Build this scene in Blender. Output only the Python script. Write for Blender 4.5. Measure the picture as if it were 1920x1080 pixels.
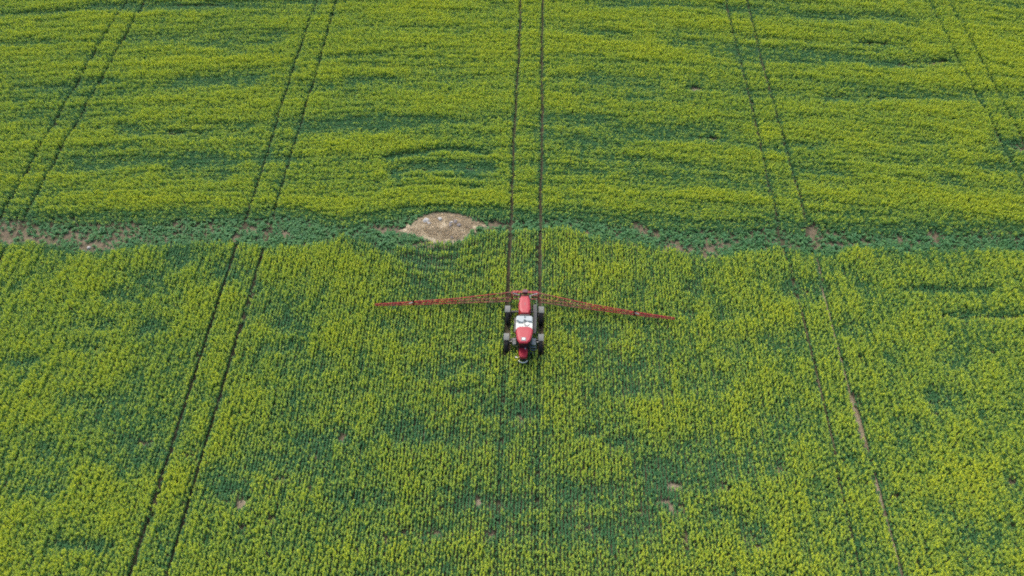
import bpy, bmesh, math, random
import numpy as np
from mathutils import Vector, Matrix

scene = bpy.context.scene
for o in list(bpy.data.objects):
    bpy.data.objects.remove(o)
random.seed(7)
rng = np.random.default_rng(11)

# ------------------------------------------------------------------ camera
F_PX = 1600.0
cam_d = bpy.data.cameras.new('drone_camera')
cam_d.sensor_width = 36.0
cam_d.lens = F_PX / 1920.0 * 36.0
cam_d.clip_start = 0.5
cam_d.clip_end = 6000.0
cam = bpy.data.objects.new('drone_camera', cam_d)
scene.collection.objects.link(cam)
cam.location = (0.456, 0.0, 62.268)
cam.rotation_euler = (math.radians(90.0 - 50.003), 0.0, math.radians(1.7257))
scene.camera = cam

# ------------------------------------------------------------------ sky, sun, exposure
SUN_EL, SUN_AZ = math.radians(58.0), math.radians(330.0)      # azimuth clockwise from +Y
world = bpy.data.worlds.new('World')
scene.world = world
world.use_nodes = True
wn = world.node_tree.nodes
bg = wn['Background']
sky = wn.new('ShaderNodeTexSky')
sky.sky_type = 'NISHITA'
sky.sun_disc = False
sky.sun_elevation = SUN_EL
sky.sun_rotation = SUN_AZ
sky.air_density = 1.0
sky.dust_density = 4.0
sky.ozone_density = 1.0
world.node_tree.links.new(sky.outputs[0], bg.inputs[0])
bg.inputs[1].default_value = 0.15
sun_d = bpy.data.lights.new('sun', 'SUN')
sun_d.energy = 0.75
sun_d.angle = math.radians(25.0)
sun_d.color = (1.0, 0.95, 0.86)
sun = bpy.data.objects.new('sun', sun_d)
scene.collection.objects.link(sun)
sun.rotation_euler = (math.radians(90) - SUN_EL, 0, math.pi - SUN_AZ)
sun.location = (-40, 120, 120)
scene.view_settings.view_transform = 'Standard'
scene.view_settings.look = 'None'
scene.view_settings.gamma = 1.0
scene.view_settings.exposure = 0.77
scene.cycles.max_bounces = 6
scene.cycles.diffuse_bounces = 4
scene.cycles.use_denoising = False
scene.cycles.filter_width = 1.9
scene.cycles.pixel_filter_type = 'BLACKMAN_HARRIS'

# ------------------------------------------------------------------ material helpers
def new_mat(name):
    m = bpy.data.materials.new(name)
    m.use_nodes = True
    return m, m.node_tree.nodes, m.node_tree.links, m.node_tree.nodes['Principled BSDF']

def paint(name, col, rough=0.45, metal=0.0, dirt=0.25, dirt_col=(0.22, 0.19, 0.15), scale=3.0):
    m, n, l, b = new_mat(name)
    tc = n.new('ShaderNodeTexCoord')
    nz = n.new('ShaderNodeTexNoise'); nz.inputs['Scale'].default_value = scale; nz.inputs['Detail'].default_value = 5
    l.new(tc.outputs['Object'], nz.inputs['Vector'])
    rp = n.new('ShaderNodeMapRange'); rp.inputs[1].default_value = 0.42; rp.inputs[2].default_value = 0.75
    rp.inputs[3].default_value = 0.0; rp.inputs[4].default_value = dirt
    l.new(nz.outputs[0], rp.inputs[0])
    mx = n.new('ShaderNodeMix'); mx.data_type = 'RGBA'
    mx.inputs[6].default_value = (*col, 1); mx.inputs[7].default_value = (*dirt_col, 1)
    l.new(rp.outputs[0], mx.inputs[0]); l.new(mx.outputs[2], b.inputs['Base Color'])
    b.inputs['Roughness'].default_value = rough
    b.inputs['Metallic'].default_value = metal
    return m

M_RED = paint('red_paint', (0.40, 0.020, 0.036), 0.42, dirt=0.05)
M_BOOM = paint('red_boom_paint', (0.44, 0.030, 0.040), 0.5, dirt=0.2)
M_MAROON = paint('maroon_paint', (0.10, 0.02, 0.035), 0.5, dirt=0.25)
M_DUSTY = paint('dusty_boom_paint', (0.36, 0.085, 0.065), 0.7, dirt=0.65, scale=2.0)
M_WHITE = paint('white_plastic', (0.60, 0.62, 0.56), 0.4, dirt=0.08)
M_TANK = paint('pale_tank_plastic', (0.36, 0.42, 0.42), 0.45, dirt=0.1)
M_SLATE = paint('slate_grey_plastic', (0.13, 0.18, 0.19), 0.5, dirt=0.2)
M_DARK = paint('dark_steel', (0.045, 0.05, 0.052), 0.55, dirt=0.35)
M_GREY = paint('grey_steel', (0.12, 0.13, 0.13), 0.55, dirt=0.3)
M_FEND = paint('grey_fender', (0.17, 0.185, 0.165), 0.7, dirt=0.35, dirt_col=(0.28, 0.25, 0.2))
M_TYRE = paint('tyre_rubber', (0.018, 0.018, 0.019), 0.9, dirt=0.3, dirt_col=(0.09, 0.075, 0.06))
M_BLACK = paint('black_plastic', (0.015, 0.016, 0.018), 0.4, dirt=0.1)
M_LIGHTST = paint('bright_steel', (0.62, 0.62, 0.60), 0.35, 0.5, dirt=0.1)
mg, n_, l_, b_ = new_mat('tinted_glass')
b_.inputs['Base Color'].default_value = (0.012, 0.02, 0.022, 1); b_.inputs['Roughness'].default_value = 0.06
M_GLASS = mg
ma, n_, l_, b_ = new_mat('amber_lens')
b_.inputs['Base Color'].default_value = (0.8, 0.3, 0.03, 1); b_.inputs['Roughness'].default_value = 0.25
M_AMBER = ma

# soil: brown with pale dry crust, small clods and green seedlings
def soil_mat(name, dark, light, green=0.0, rough_scale=1.0):
    m, n, l, b = new_mat(name)
    tc = n.new('ShaderNodeTexCoord')
    def noise(s, d=6, r=0.6):
        q = n.new('ShaderNodeTexNoise'); q.inputs['Scale'].default_value = s; q.inputs['Detail'].default_value = d
        q.inputs['Roughness'].default_value = r
        l.new(tc.outputs['Object'], q.inputs['Vector']); return q
    a = noise(0.5 * rough_scale); c = noise(3.5 * rough_scale, 8, 0.75)
    ad = n.new('ShaderNodeMath'); ad.operation = 'ADD'
    l.new(a.outputs[0], ad.inputs[0]); l.new(c.outputs[0], ad.inputs[1])
    rp = n.new('ShaderNodeMapRange'); rp.inputs[1].default_value = 0.8; rp.inputs[2].default_value = 1.25
    l.new(ad.outputs[0], rp.inputs[0])
    mx = n.new('ShaderNodeMix'); mx.data_type = 'RGBA'
    mx.inputs[6].default_value = (*dark, 1); mx.inputs[7].default_value = (*light, 1)
    l.new(rp.outputs[0], mx.inputs[0])
    out = mx.outputs[2]
    if green > 0:
        g1 = noise(1.6, 8, 0.8)
        r2 = n.new('ShaderNodeMapRange'); r2.inputs[1].default_value = 0.5; r2.inputs[2].default_value = 0.62
        r2.inputs[4].default_value = green
        l.new(g1.outputs[0], r2.inputs[0])
        m2 = n.new('ShaderNodeMix'); m2.data_type = 'RGBA'
        m2.inputs[7].default_value = (0.05, 0.085, 0.03, 1)
        l.new(out, m2.inputs[6]); l.new(r2.outputs[0], m2.inputs[0]); out = m2.outputs[2]
    l.new(out, b.inputs['Base Color'])
    b.inputs['Roughness'].default_value = 0.95
    b.inputs['Specular IOR Level'].default_value = 0.1
    bp = n.new('ShaderNodeBump'); bp.inputs['Strength'].default_value = 0.9; bp.inputs['Distance'].default_value = 0.06
    cl = noise(9.0, 6, 0.7)
    l.new(cl.outputs[0], bp.inputs['Height']); l.new(bp.outputs[0], b.inputs['Normal'])
    return m

M_SOIL = soil_mat('field_soil', (0.12, 0.095, 0.062), (0.26, 0.205, 0.14), 0.8)
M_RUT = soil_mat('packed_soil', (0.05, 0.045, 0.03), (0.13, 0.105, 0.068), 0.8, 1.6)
M_RUTDRY = soil_mat('dry_packed_soil', (0.20, 0.16, 0.105), (0.40, 0.33, 0.235), 0.3, 1.6)
M_MOUND = soil_mat('dry_mound_soil', (0.41, 0.345, 0.225), (0.58, 0.49, 0.34), 0.2, 1.2)
M_ROCK = paint('pale_stone', (0.50, 0.48, 0.43), 0.9, dirt=0.3, scale=6)
M_ROCKD = paint('grey_stone', (0.20, 0.18, 0.17), 0.9, dirt=0.4, scale=6)

# plant materials: every plant carries its own tint
def leaf_mat(name, c0, c1, rough=0.5, trans=0.48):
    m, n, l, b = new_mat(name)
    at = n.new('ShaderNodeAttribute'); at.attribute_type = 'INSTANCER'; at.attribute_name = 'tint'
    mx = n.new('ShaderNodeMix'); mx.data_type = 'RGBA'
    mx.inputs[6].default_value = (*c0, 1); mx.inputs[7].default_value = (*c1, 1)
    l.new(at.outputs['Fac'], mx.inputs[0])
    ge = n.new('ShaderNodeNewGeometry')
    hs = n.new('ShaderNodeHueSaturation')
    mr = n.new('ShaderNodeMapRange'); mr.inputs[3].default_value = 0.8; mr.inputs[4].default_value = 1.2
    l.new(ge.outputs['Random Per Island'], mr.inputs[0]); l.new(mr.outputs[0], hs.inputs['Value'])
    l.new(mx.outputs[2], hs.inputs['Color']); l.new(hs.outputs[0], b.inputs['Base Color'])
    b.inputs['Roughness'].default_value = rough
    b.inputs['Specular IOR Level'].default_value = 0.3
    tr = n.new('ShaderNodeBsdfTranslucent'); l.new(hs.outputs[0], tr.inputs['Color'])
    ms = n.new('ShaderNodeMixShader'); ms.inputs[0].default_value = trans
    l.new(b.outputs[0], ms.inputs[1]); l.new(tr.outputs[0], ms.inputs[2])
    l.new(ms.outputs[0], n['Material Output'].inputs['Surface'])
    return m

M_LEAF = leaf_mat('rape_leaf', (0.112, 0.300, 0.118), (0.225, 0.410, 0.090))
M_STEM = leaf_mat('rape_stem', (0.34, 0.50, 0.14), (0.48, 0.60, 0.11), 0.6)
M_FLOWER = leaf_mat('rape_flower', (0.56, 0.71, 0.085), (0.76, 0.79, 0.055), 0.7)
M_STRAW = leaf_mat('dry_straw', (0.48, 0.40, 0.265), (0.58, 0.49, 0.34), 0.8)
PLANT_MATS = [M_LEAF, M_STEM, M_FLOWER, M_STRAW]

# ------------------------------------------------------------------ object helpers
def link(o, parent=None):
    scene.collection.objects.link(o)
    if parent is not None:
        o.parent = parent
    return o

def obj(name, bm, mats, parent=None, smooth=False, bevel=0.0):
    if bevel > 0:
        bmesh.ops.bevel(bm, geom=[e for e in bm.edges if len(e.link_faces) == 2 and e.calc_face_angle(0) > 0.6],
                        offset=bevel, segments=2, affect='EDGES', profile=0.6)
    bmesh.ops.recalc_face_normals(bm, faces=bm.faces[:])
    me = bpy.data.meshes.new(name)
    bm.to_mesh(me); bm.free()
    for m in (mats if isinstance(mats, (list, tuple)) else [mats]):
        me.materials.append(m)
    if smooth:
        for p in me.polygons:
            p.use_smooth = True
    return link(bpy.data.objects.new(name, me), parent)

def tag(o, label=None, cat=None, group=None, kind=None):
    for k, v in (('label', label), ('category', cat), ('group', group), ('kind', kind)):
        if v:
            o[k] = v
    return o

def add_box(bm, c, s, mi=0, rz=0.0):
    r = bmesh.ops.create_cube(bm, size=1.0)
    M = Matrix.Translation(c) @ Matrix.Rotation(rz, 4, 'Z') @ Matrix.Diagonal((*s, 1))
    bmesh.ops.transform(bm, matrix=M, verts=r['verts'])
    for f in {f for v in r['verts'] for f in v.link_faces}:
        f.material_index = mi

def add_tube(bm, a, b, r0, r1=None, seg=8, mi=0):
    a, b = Vector(a), Vector(b)
    d = b - a
    q = d.to_track_quat('Z', 'Y').to_matrix().to_4x4()
    r = bmesh.ops.create_cone(bm, cap_ends=True, segments=seg, radius1=r0, radius2=r0 if r1 is None else r1, depth=d.length)
    bmesh.ops.transform(bm, matrix=Matrix.Translation((a + b) / 2) @ q, verts=r['verts'])
    for f in {f for v in r['verts'] for f in v.link_faces}:
        f.material_index = mi

def add_path(bm, pts, r, seg=6, mi=0):
    for a, b in zip(pts[:-1], pts[1:]):
        add_tube(bm, a, b, r, seg=seg, mi=mi)

def add_loft(bm, rings, mi=0):
    """closed rings of equal length, bottom to top, capped"""
    vs = [[bm.verts.new(p) for p in ring] for ring in rings]
    n = len(rings[0])
    for lo, hi in zip(vs[:-1], vs[1:]):
        for i in range(n):
            f = bm.faces.new((lo[i], lo[(i + 1) % n], hi[(i + 1) % n], hi[i])); f.material_index = mi
    bm.faces.new(vs[0][::-1]).material_index = mi
    bm.faces.new(vs[-1]).material_index = mi

def scaled(ring, z, sx, sy, cx=0.0, cy=0.0):
    return [(cx + (x - cx) * sx, cy + (y - cy) * sy, z) for x, y in ring]
GREEN_STREAKS = [
    (-68.6,95.7,-60,97,0.49,0.9),(-57.2,97.9,-50.3,98.5,0.75,1),(-50.3,98.5,-39.6,99.2,0.75,1),(-39.6,99.1,-28.5,100.1,0.76,0.6),
    (-49.7,91,-41.1,91.6,0.8,0.7),(-40.8,91.6,-31.7,91.5,1.16,0.6),(-40.7,90.1,-35.9,89.4,0.79,0.6),(-60.3,80.6,-53.3,81.4,0.4,0.9),
    (-53.4,81.6,-49.5,82.2,0.51,0.7),(-41.2,82.2,-33.2,83.2,1.23,0.8),(-37.9,84.1,-27.7,85,0.53,0.4),(-55.7,73.7,-50.3,73.9,0.46,0.7),
    (-50.2,73.7,-45.5,74,0.46,0.5),(-44.8,73.6,-36,73.6,0.83,0.85),(-36.2,74.3,-31.6,74,0.65,0.8),(-48.8,68.1,-39.7,68.6,0.68,0.8),
    (-36.9,68.9,-32.1,68.6,0.77,0.7),(-29.5,69.6,-24.7,69.3,0.52,0.8),(-37.4,66.8,-32.2,66.5,0.84,0.7),(-55.2,66.6,-52.8,66.3,0.5,0.6),
    (-50.6,66.8,-44.8,66.5,0.5,0.4),(-25.2,74.6,-20.8,73.8,0.74,0.7),(-65.9,89.3,-58.7,89.9,0.45,0.5),(-21.5,86,-7.9,86.4,0.43,0.6),
    (-21.1,83.6,-13.5,83.6,0.73,0.8),(-13.5,84,-7.2,84,0.63,0.7),(-7.2,84,0.5,84.2,0.63,0.4),(-21,74.8,-16.2,75.4,1.3,0.8),(-16.3,76,-9.7,75.8,0.76,0.7),
    (-9.7,75.8,-1.9,76.7,0.56,0.6),(2.4,75.9,7.8,76.1,1.69,0.7),(6.6,75.6,17.2,74.5,0.93,0.6),(-15.2,69.8,-12.7,70.5,0.35,0.7),
    (-12.7,70.5,-9.3,71.3,0.35,0.7),(-9.3,71.3,-6.4,71.1,0.35,0.7),(-6.4,71.1,-4.3,70.7,0.35,0.7),(-14.1,67.5,-11.9,68.4,0.59,0.7),
    (-11.9,68.4,-7.9,68.7,0.59,0.7),(-7.9,68.7,-3.9,68.4,0.6,0.7),(3,84.3,6.2,84.9,0.52,0.6),(6.2,84.9,10,86.1,0.53,0.6),(10,86.1,13.2,85.7,0.54,0.6),
    (13.2,85.7,18.1,83.2,0.53,0.6),(8.1,84.5,14.3,83.1,1.47,0.8),(5.5,80.8,7.9,79.9,0.6,0.5),(4.2,74.6,9.3,70.3,1.66,0.6),(9.3,70.3,16.7,69.7,0.52,0.9),
    (5.2,68.5,11,69.5,0.85,0.5),(11.4,67,16.4,66.7,0.83,0.7),(9.3,100.6,19.9,101.5,0.76,0.6),(-5.3,99.5,-4,99.5,0.63,0.5),(7.1,94.4,12.4,92.8,0.71,0.4),
    (16.7,93,19,92.7,0.7,0.6),(-20,94.2,-9.1,93.9,0.83,0.35),(-21.7,79.5,-14.2,78.8,0.79,0.4),(25.2,99.8,29.3,99.7,0.75,0.7),
    (29.3,99.3,34.7,98.9,0.63,0.6),(34,98.6,47.6,98.5,0.62,0.9),(46.2,98.2,48.6,97.1,0.74,0.8),(19.2,94.8,27.1,93.6,0.71,0.8),
    (27.1,93.5,40.2,92.9,0.47,0.9),(39.9,93.1,46.7,92.7,0.58,1),(18.9,91.9,26.6,90.4,1.61,0.6),(28.1,91.4,37.1,90.5,0.68,0.9),
    (23.2,89,31.6,88.9,0.89,0.8),(32.9,89,42.2,90.3,1.32,0.7),(41.9,88.9,50.9,89,0.99,0.8),(18.1,83.2,24.9,82.9,0.62,0.8),(24.8,82.4,35.3,82.2,0.81,0.7),
    (34,82,52.7,82.6,0.71,0.9),(52.7,82.6,57.7,82.9,0.71,0.7),(17.3,75,24.2,74.1,0.83,0.7),(28.8,73.5,33.6,73.8,0.63,0.7),(38.9,74.3,45.4,74.5,0.91,0.6),
    (52.2,73.8,54.5,73.8,0.9,0.9),(16.6,68.8,26.6,67,1.19,0.6),(29.2,69.2,33.7,68.9,0.6,0.7),(38.5,70.3,44.1,70.1,0.6,0.4),(28.9,67.5,34.4,67.3,0.67,0.6),
    (49.4,70.5,53.2,70.1,0.6,0.7),(44,68,45.3,68,0.67,0.8),(-33.7,54.6,-33.2,54.7,1.05,0.9),(-36.2,52.2,-34.9,52.2,0.81,0.8),
    (-34.8,50.5,-32.8,50.6,0.65,0.7),(-38.9,49.8,-37.4,49.8,0.65,0.7),(-32.9,49,-31.7,49,0.51,0.7),(-40.1,46.3,-37.7,46.3,0.61,0.8),
    (-34.3,46.1,-32.7,46.2,0.49,0.9),(-39.5,43.9,-37.6,43.9,0.59,0.7),(-45.2,42.1,-43.1,42.1,0.46,0.8),(-27.8,53.1,-27.8,53.1,1.36,0.6),
    (-24.5,47.3,-22.5,47.4,1.24,0.6),(-22.7,47.1,-21.2,47.1,0.86,0.7),(-22.9,44.1,-19.8,44.2,0.47,0.9),(-19.7,42.4,-17.6,42.5,1.02,0.7),
    (-25.5,51.1,-25.1,51.2,0.66,0.7),(-46.7,55.3,-41.7,55.5,0.85,0.6),(-38.2,38,-34.9,38.1,0.74,0.8),(-36.3,37.3,-32.7,37.4,1.05,0.5),
    (-31.1,33.9,-30.2,33.9,1.96,0.55),(-32.1,34.1,-32.1,34.1,0.99,0.7),(-40.1,30.3,-36.9,30.4,1.01,0.8),(-39.7,32.2,-38.8,32.2,1.9,0.5),
    (-35.1,25.5,-31.7,25.6,0.33,0.9),(-31.7,25.3,-30,25.3,0.33,0.6),(-22.1,32.7,-18.5,32.8,0.86,0.9),(-23.4,31.3,-18.3,31.4,1.4,0.6),
    (-18.9,32.3,-16.4,32.4,1.42,0.6),(-17.1,35.3,-14.9,35.4,0.75,0.7),(-17.9,39.4,-16.5,39.5,1.35,0.4),(-22.1,34.7,-22.1,34.7,0.99,0.6),
    (-9.8,35.5,-5.6,35.7,0.6,0.8),(-10.8,36.3,-8.2,36.3,0.51,0.7),(-4.9,35.4,-1.6,35.5,0.6,0.6),(-15.8,39.5,-14,39.6,0.54,0.5),
    (-6,40.1,-4.7,40.1,0.33,0.8),(-2.7,38,-1.9,38.1,0.31,0.8),(-0.5,38.1,0.9,38.2,0.53,0.7),(5.5,36.4,6.4,36.4,0.41,0.9),(7.2,35.5,10,35.6,0.4,0.6),
    (8.5,40.8,12,40.9,0.66,0.8),(11.2,32.8,11.6,32.8,1.23,0.8),(11.5,30.9,11.8,30.9,1.19,0.6),(3.6,30.9,7.2,31,0.83,0.8),(-4.1,29.8,1.6,29.9,0.54,0.7),
    (-10.4,27.2,-4.2,27.4,0.6,0.5),(5,27.9,9.7,28,0.95,0.7),(-13,27.1,-10.5,27.2,0.86,0.5),(-4.9,24.8,-3.7,24.9,0.61,0.6),(-3.2,28.3,-0.9,28.3,0.52,0.5),
    (-3.5,32.8,-2.7,32.8,0.24,0.7),(-13.3,29.7,-10.1,29.8,0.54,0.5),(-1.9,27.4,2,27.5,0.52,0.6),(15.9,33.9,19.1,34,1.06,0.9),
    (14.2,34.8,16.8,34.8,1.48,0.8),(18.7,34.9,20,34.9,1.23,0.7),(13.7,32.1,14.9,32.2,0.75,0.6),(21,34,21,34,0.48,0.9),(15.3,29.5,16.1,29.5,0.45,0.9),
    (17.5,28,18.3,28,0.86,0.9),(23,29.9,24.1,30,0.27,0.9),(21.8,27.3,21.8,27.3,0.85,0.6),(35.3,40.2,35.8,40.3,1.08,0.9),(32.4,37.8,34.7,37.9,0.72,0.6),
    (32.2,30.2,33.1,30.2,0.67,0.7),(36.5,35.7,38,35.7,0.6,0.4),(38.7,32.4,38.7,32.4,0.94,0.6),(34.6,28.5,37,28.6,0.87,0.5),(23.6,31.3,24,31.3,0.69,0.7),
    (19.8,37.9,23.4,38.1,1.04,0.5),(15.9,52.4,16.1,52.4,0.53,0.8),(24.9,52.3,27.3,52.4,1.06,0.8),(18.7,49.3,19.6,49.3,0.63,0.7),
    (14.8,49.2,15.7,49.2,0.38,0.8),(29.4,47.7,30.7,47.8,0.74,0.8),(23.5,46.4,24.5,46.4,1.2,0.6),(19.1,45.6,21,45.7,1.19,0.6),
    (38.2,44.5,38.2,44.5,1.16,0.7),(30.9,54.9,31.3,54.9,0.69,0.6),(32.2,52.9,32.2,52.9,0.93,0.7),(-11,51.6,-7.4,51.7,0.93,0.5),
    (-12.4,50.2,-9.8,50.3,0.91,0.45),(-0.1,55,1.8,55,0.83,0.6),(4.6,47,8,47.1,0.92,0.5),(-10.4,45.3,-9.7,45.4,0.48,0.9),(-12.4,47.1,-10.5,47.2,0.61,0.6),
    (-5.2,45.5,-2.4,45.6,0.6,0.5),(7.6,43,11.3,43.1,1.14,0.6),(-7.8,42.5,-4.1,42.6,0.57,0.7),(-9.4,41.9,-7.1,42,0.84,0.6),(-6.1,44.9,-4.2,44.9,0.59,0.5),
    (10.8,46,14.2,46.1,0.84,0.5),(4.3,50.7,6.5,50.8,0.52,0.6),(15.2,41.5,17.4,41.6,0.89,0.5),(-14,57.1,-12.3,57.2,0.58,0.45),
    (-16.7,57.6,-13.9,57.7,0.58,0.35),(35.6,52.7,43.7,52.9,0.33,0.9),(39.8,49.9,46.2,50.1,0.38,0.8),(-12.4,52.9,-9.2,52,0.34,0.6),
    (-9.2,52,-5.7,52.4,0.33,0.6),(-5.2,53.4,-2.2,54.5,0.27,0.5),]
ROW_GAPS = [
    (-11.01,56.97,-8.85,56.46,0.25,1),(-8.85,56.46,-7.02,56.52,0.25,1),(-11.43,55.96,-9.53,55.31,0.21,1),(-9.53,55.31,-6.94,55.39,0.21,1),
    (-11.91,55.52,-9.47,54.62,0.28,1),(-9.47,54.62,-6.98,54.56,0.28,1),(-15.27,69.93,-12.73,70.61,0.3,0.45),(-12.73,70.61,-9.3,71.42,0.31,0.45),
    (-9.3,71.42,-6.36,71.24,0.31,0.45),(-6.36,71.24,-4.29,70.78,0.31,0.45),(-14.12,67.57,-11.93,68.48,0.5,0.5),(-11.93,68.48,-7.94,68.86,0.51,0.5),
    (-7.94,68.86,-3.9,68.47,0.51,0.5),(-15.6,57.62,-13.28,56.12,0.29,0.6),(-13.28,56.12,-11.59,55.04,0.28,0.6),(-14.66,69.69,-12.09,70.02,0.17,0.35),
    (-12.09,70.02,-7.45,70.16,0.17,0.35),(-7.45,70.16,-3.96,69.84,0.17,0.35),(-15.1,66.3,-10.64,67.01,0.21,0.4),(-10.64,67.01,-4.95,66.77,0.21,0.4),
    (-13.83,65.11,-8.83,65.67,0.2,0.35),(-8.83,65.67,-4.31,65.32,0.2,0.35),(-10.96,54.03,-8.86,53.61,0.21,0.5),(-8.86,53.61,-6.3,53.82,0.2,0.5),
    (-6.42,55.48,-3.86,56.26,0.18,0.4),(-3.86,56.26,-2.06,57.31,0.18,0.4),(-6.76,56.6,-4.96,57.15,0.18,0.5),(-4.96,57.15,-3.4,57.77,0.18,0.5),
    (-5.84,54.52,-3.29,55.43,0.17,0.35),(-3.29,55.43,-1.76,56.32,0.17,0.35),]
BARE_PATCHES = [
    (-47.4,98.8,0.49,0.2,0.8),(-46.7,98.9,0.49,0.2,0.8),(-46,98.9,0.49,0.2,0.8),(-45.3,98.9,0.49,0.2,0.8),(-44.6,99,0.49,0.2,0.8),(-43.9,99,0.49,0.2,0.8),
    (-43.2,99,0.49,0.2,0.8),(-42.5,99.1,0.49,0.2,0.8),(-41.8,99.1,0.49,0.2,0.8),(-41.1,99.1,0.49,0.2,0.8),(-40.4,99.2,0.49,0.2,0.8),
    (-39.4,73.4,0.84,0.27,0.9),(-36.7,73.3,0.48,0.27,0.9),(-32.9,73.8,0.6,0.18,0.9),(-10.8,68.3,0.69,0.25,0.6),(-6.2,68.5,0.57,0.25,0.6),
    (42.6,93,1.47,0.23,0.9),(45.2,88.8,1.3,0.33,0.7),(47.9,89.1,1.3,0.33,0.7),(49.9,89.5,0.78,0.44,0.9),(19.7,83.2,0.69,0.41,0.9),
    (20.5,74.2,0.53,0.27,0.9),(19,74.1,0.42,0.27,0.6),(41.3,73.8,0.59,0.27,0.6),(54.2,73.9,0.82,0.63,0.9),(35.4,82.1,1.25,0.2,0.6),(41,82.1,1.87,0.2,0.6),
    (-51.9,58.3,2.69,1.03,0.9),(-50.9,57.1,2.13,0.58,0.8),(-47.3,56.9,2.4,0.58,0.9),(-44.6,57.5,2.14,0.58,0.8),(-42.6,56.4,1.85,0.64,0.9),
    (-40.5,57.3,1.6,0.65,0.9),(-41.5,58.7,2.16,0.89,0.6),(-45.8,59.4,2.71,0.6,0.4),(-36.5,57.6,1.6,0.58,0.5),(-35,58,1.07,0.73,0.5),
    (-31.6,59.4,1.08,0.45,0.5),(-34.2,59,2.16,1.04,0.35),(-27.5,59,1.08,0.44,0.8),(-26,58.5,0.43,1.03,0.7),(-28.8,59,0.43,1.04,0.8),
    (-24.3,58.4,0.8,0.29,0.5),(11.3,60.7,0.76,0.45,0.8),(12.3,59.6,1.18,0.67,0.8),(14.9,58.2,1.33,0.58,0.8),(17.2,57.7,1.58,0.72,0.8),
    (18.8,58.2,1.06,0.87,0.9),(18.4,56.9,1.05,0.43,0.7),(24.4,60,1.61,1.04,0.4),(22.1,59.2,1.6,1.1,0.3),(28.9,60.1,0.64,1.04,0.95),
    (28.9,58.5,0.32,0.87,0.9),(30.6,60.2,1.07,0.3,0.7),(31,58.6,2.12,0.36,0.8),(33.9,59.5,2.13,0.74,0.45),(37.6,59.5,0.75,0.59,0.7),
    (40.7,60.3,1.18,0.52,0.6),(26.2,58,0.74,0.29,0.7),(25.6,59.3,0.53,0.88,0.5),(46.4,60.7,2.14,0.75,0.35),(-13.2,59.6,2.16,0.45,0.9),
    (-14.3,59.6,2.16,0.37,0.5),(-3.5,60.3,1.3,0.45,0.9),(-2.4,60.1,0.97,0.45,0.6),(28.8,60.7,1.61,0.3,0.6),(-10.3,57.6,1.33,0.22,0.7),
    (-7.9,57.9,1.59,0.22,0.7),(-21.7,29.3,0.33,0.31,1),(-21,29.6,0.17,0.18,0.9),(-18.9,31.5,0.38,0.19,0.8),(-19,28.2,0.25,0.22,0.9),
    (-20.9,27.5,0.37,0.17,0.9),(-16.6,28.8,0.21,0.22,0.7),(-16.3,30.5,0.25,0.23,0.6),(-22,30.1,0.42,0.18,0.6),(-22.6,29.4,0.42,0.18,0.5),
    (-0,37.6,0.22,0.36,0.9),(5.7,36.3,0.53,0.15,0.9),(-5.4,40.2,0.37,0.16,0.6),(12.4,31.9,0.51,0.23,1),(11.5,30.5,0.59,0.23,0.9),(12,30.1,0.21,0.31,0.9),
    (12.7,30.1,0.25,0.18,0.9),(9.6,29.6,0.42,0.18,0.6),(5.6,28.1,0.33,0.17,0.6),(-3.1,30.1,0.25,0.32,0.9),(-1.6,30,0.42,0.23,0.9),
    (-2.1,29.8,0.67,0.18,0.5),(1.4,30,0.17,0.36,0.9),(-6.1,27.5,0.33,0.26,0.9),(-8.4,27.4,0.57,0.21,0.5),(-2,27.5,0.29,0.26,0.9),
    (-3.5,27.8,0.16,0.35,0.7),(-0.6,27.9,0.33,0.22,0.8),(1.3,27.7,0.37,0.17,0.8),(-9.9,26.9,0.33,0.17,0.7),(-12,25.8,0.24,0.17,0.6),
    (-6,29.2,0.25,0.27,0.6),(-9.9,29.8,0.21,0.22,0.6),(-8.7,32.1,0.21,0.23,0.5),(-6.9,27.2,0.57,0.17,0.5),(16.1,32,0.38,0.19,0.8),
    (16.7,31.7,0.34,0.19,0.7),(18.2,27,0.36,0.17,0.9),(17.8,27.9,0.41,0.17,0.5),(20.8,33.9,0.22,0.43,0.9),(19.8,33.5,0.17,0.33,0.7),
    (34.9,39.2,0.41,0.26,0.8),(35.4,40,0.55,0.32,0.5),(12.7,27.4,0.12,1.11,0.9),(19.9,37.7,0.22,0.41,0.6),(29.6,31.5,0.34,0.23,0.8),
    (39.3,33.1,0.3,0.28,0.8),(29.8,25.8,0.16,0.41,0.8),(40.3,49.4,1.47,0.25,0.6),(43.3,49.6,1.97,0.25,0.7),(45.3,49.8,0.98,0.19,0.9),
    (38.9,49.7,0.59,0.19,0.6),(41.8,45.7,0.38,0.18,0.7),(29.9,44.5,0.19,0.46,0.9),(15.6,52.1,0.3,0.39,0.5),(26.1,52.2,0.71,0.53,0.4),
    (15.8,25,0.4,0.2,0.4),(-38.1,43.8,0.38,0.17,0.8),(-28.7,43.3,0.24,0.23,0.9),(-28.4,44.2,0.29,0.29,0.6),(-35.5,50.9,0.35,0.2,0.7),
    (-31,34.4,0.4,0.25,0.6),(-30.4,34.6,0.22,0.4,0.6),(-26.7,33.5,0.44,0.24,0.6),(-26.7,33.3,0.26,0.19,0.6),(-14.8,35.6,0.44,0.3,0.6),
    (-16.7,34.1,0.35,0.24,0.5),]
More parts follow.
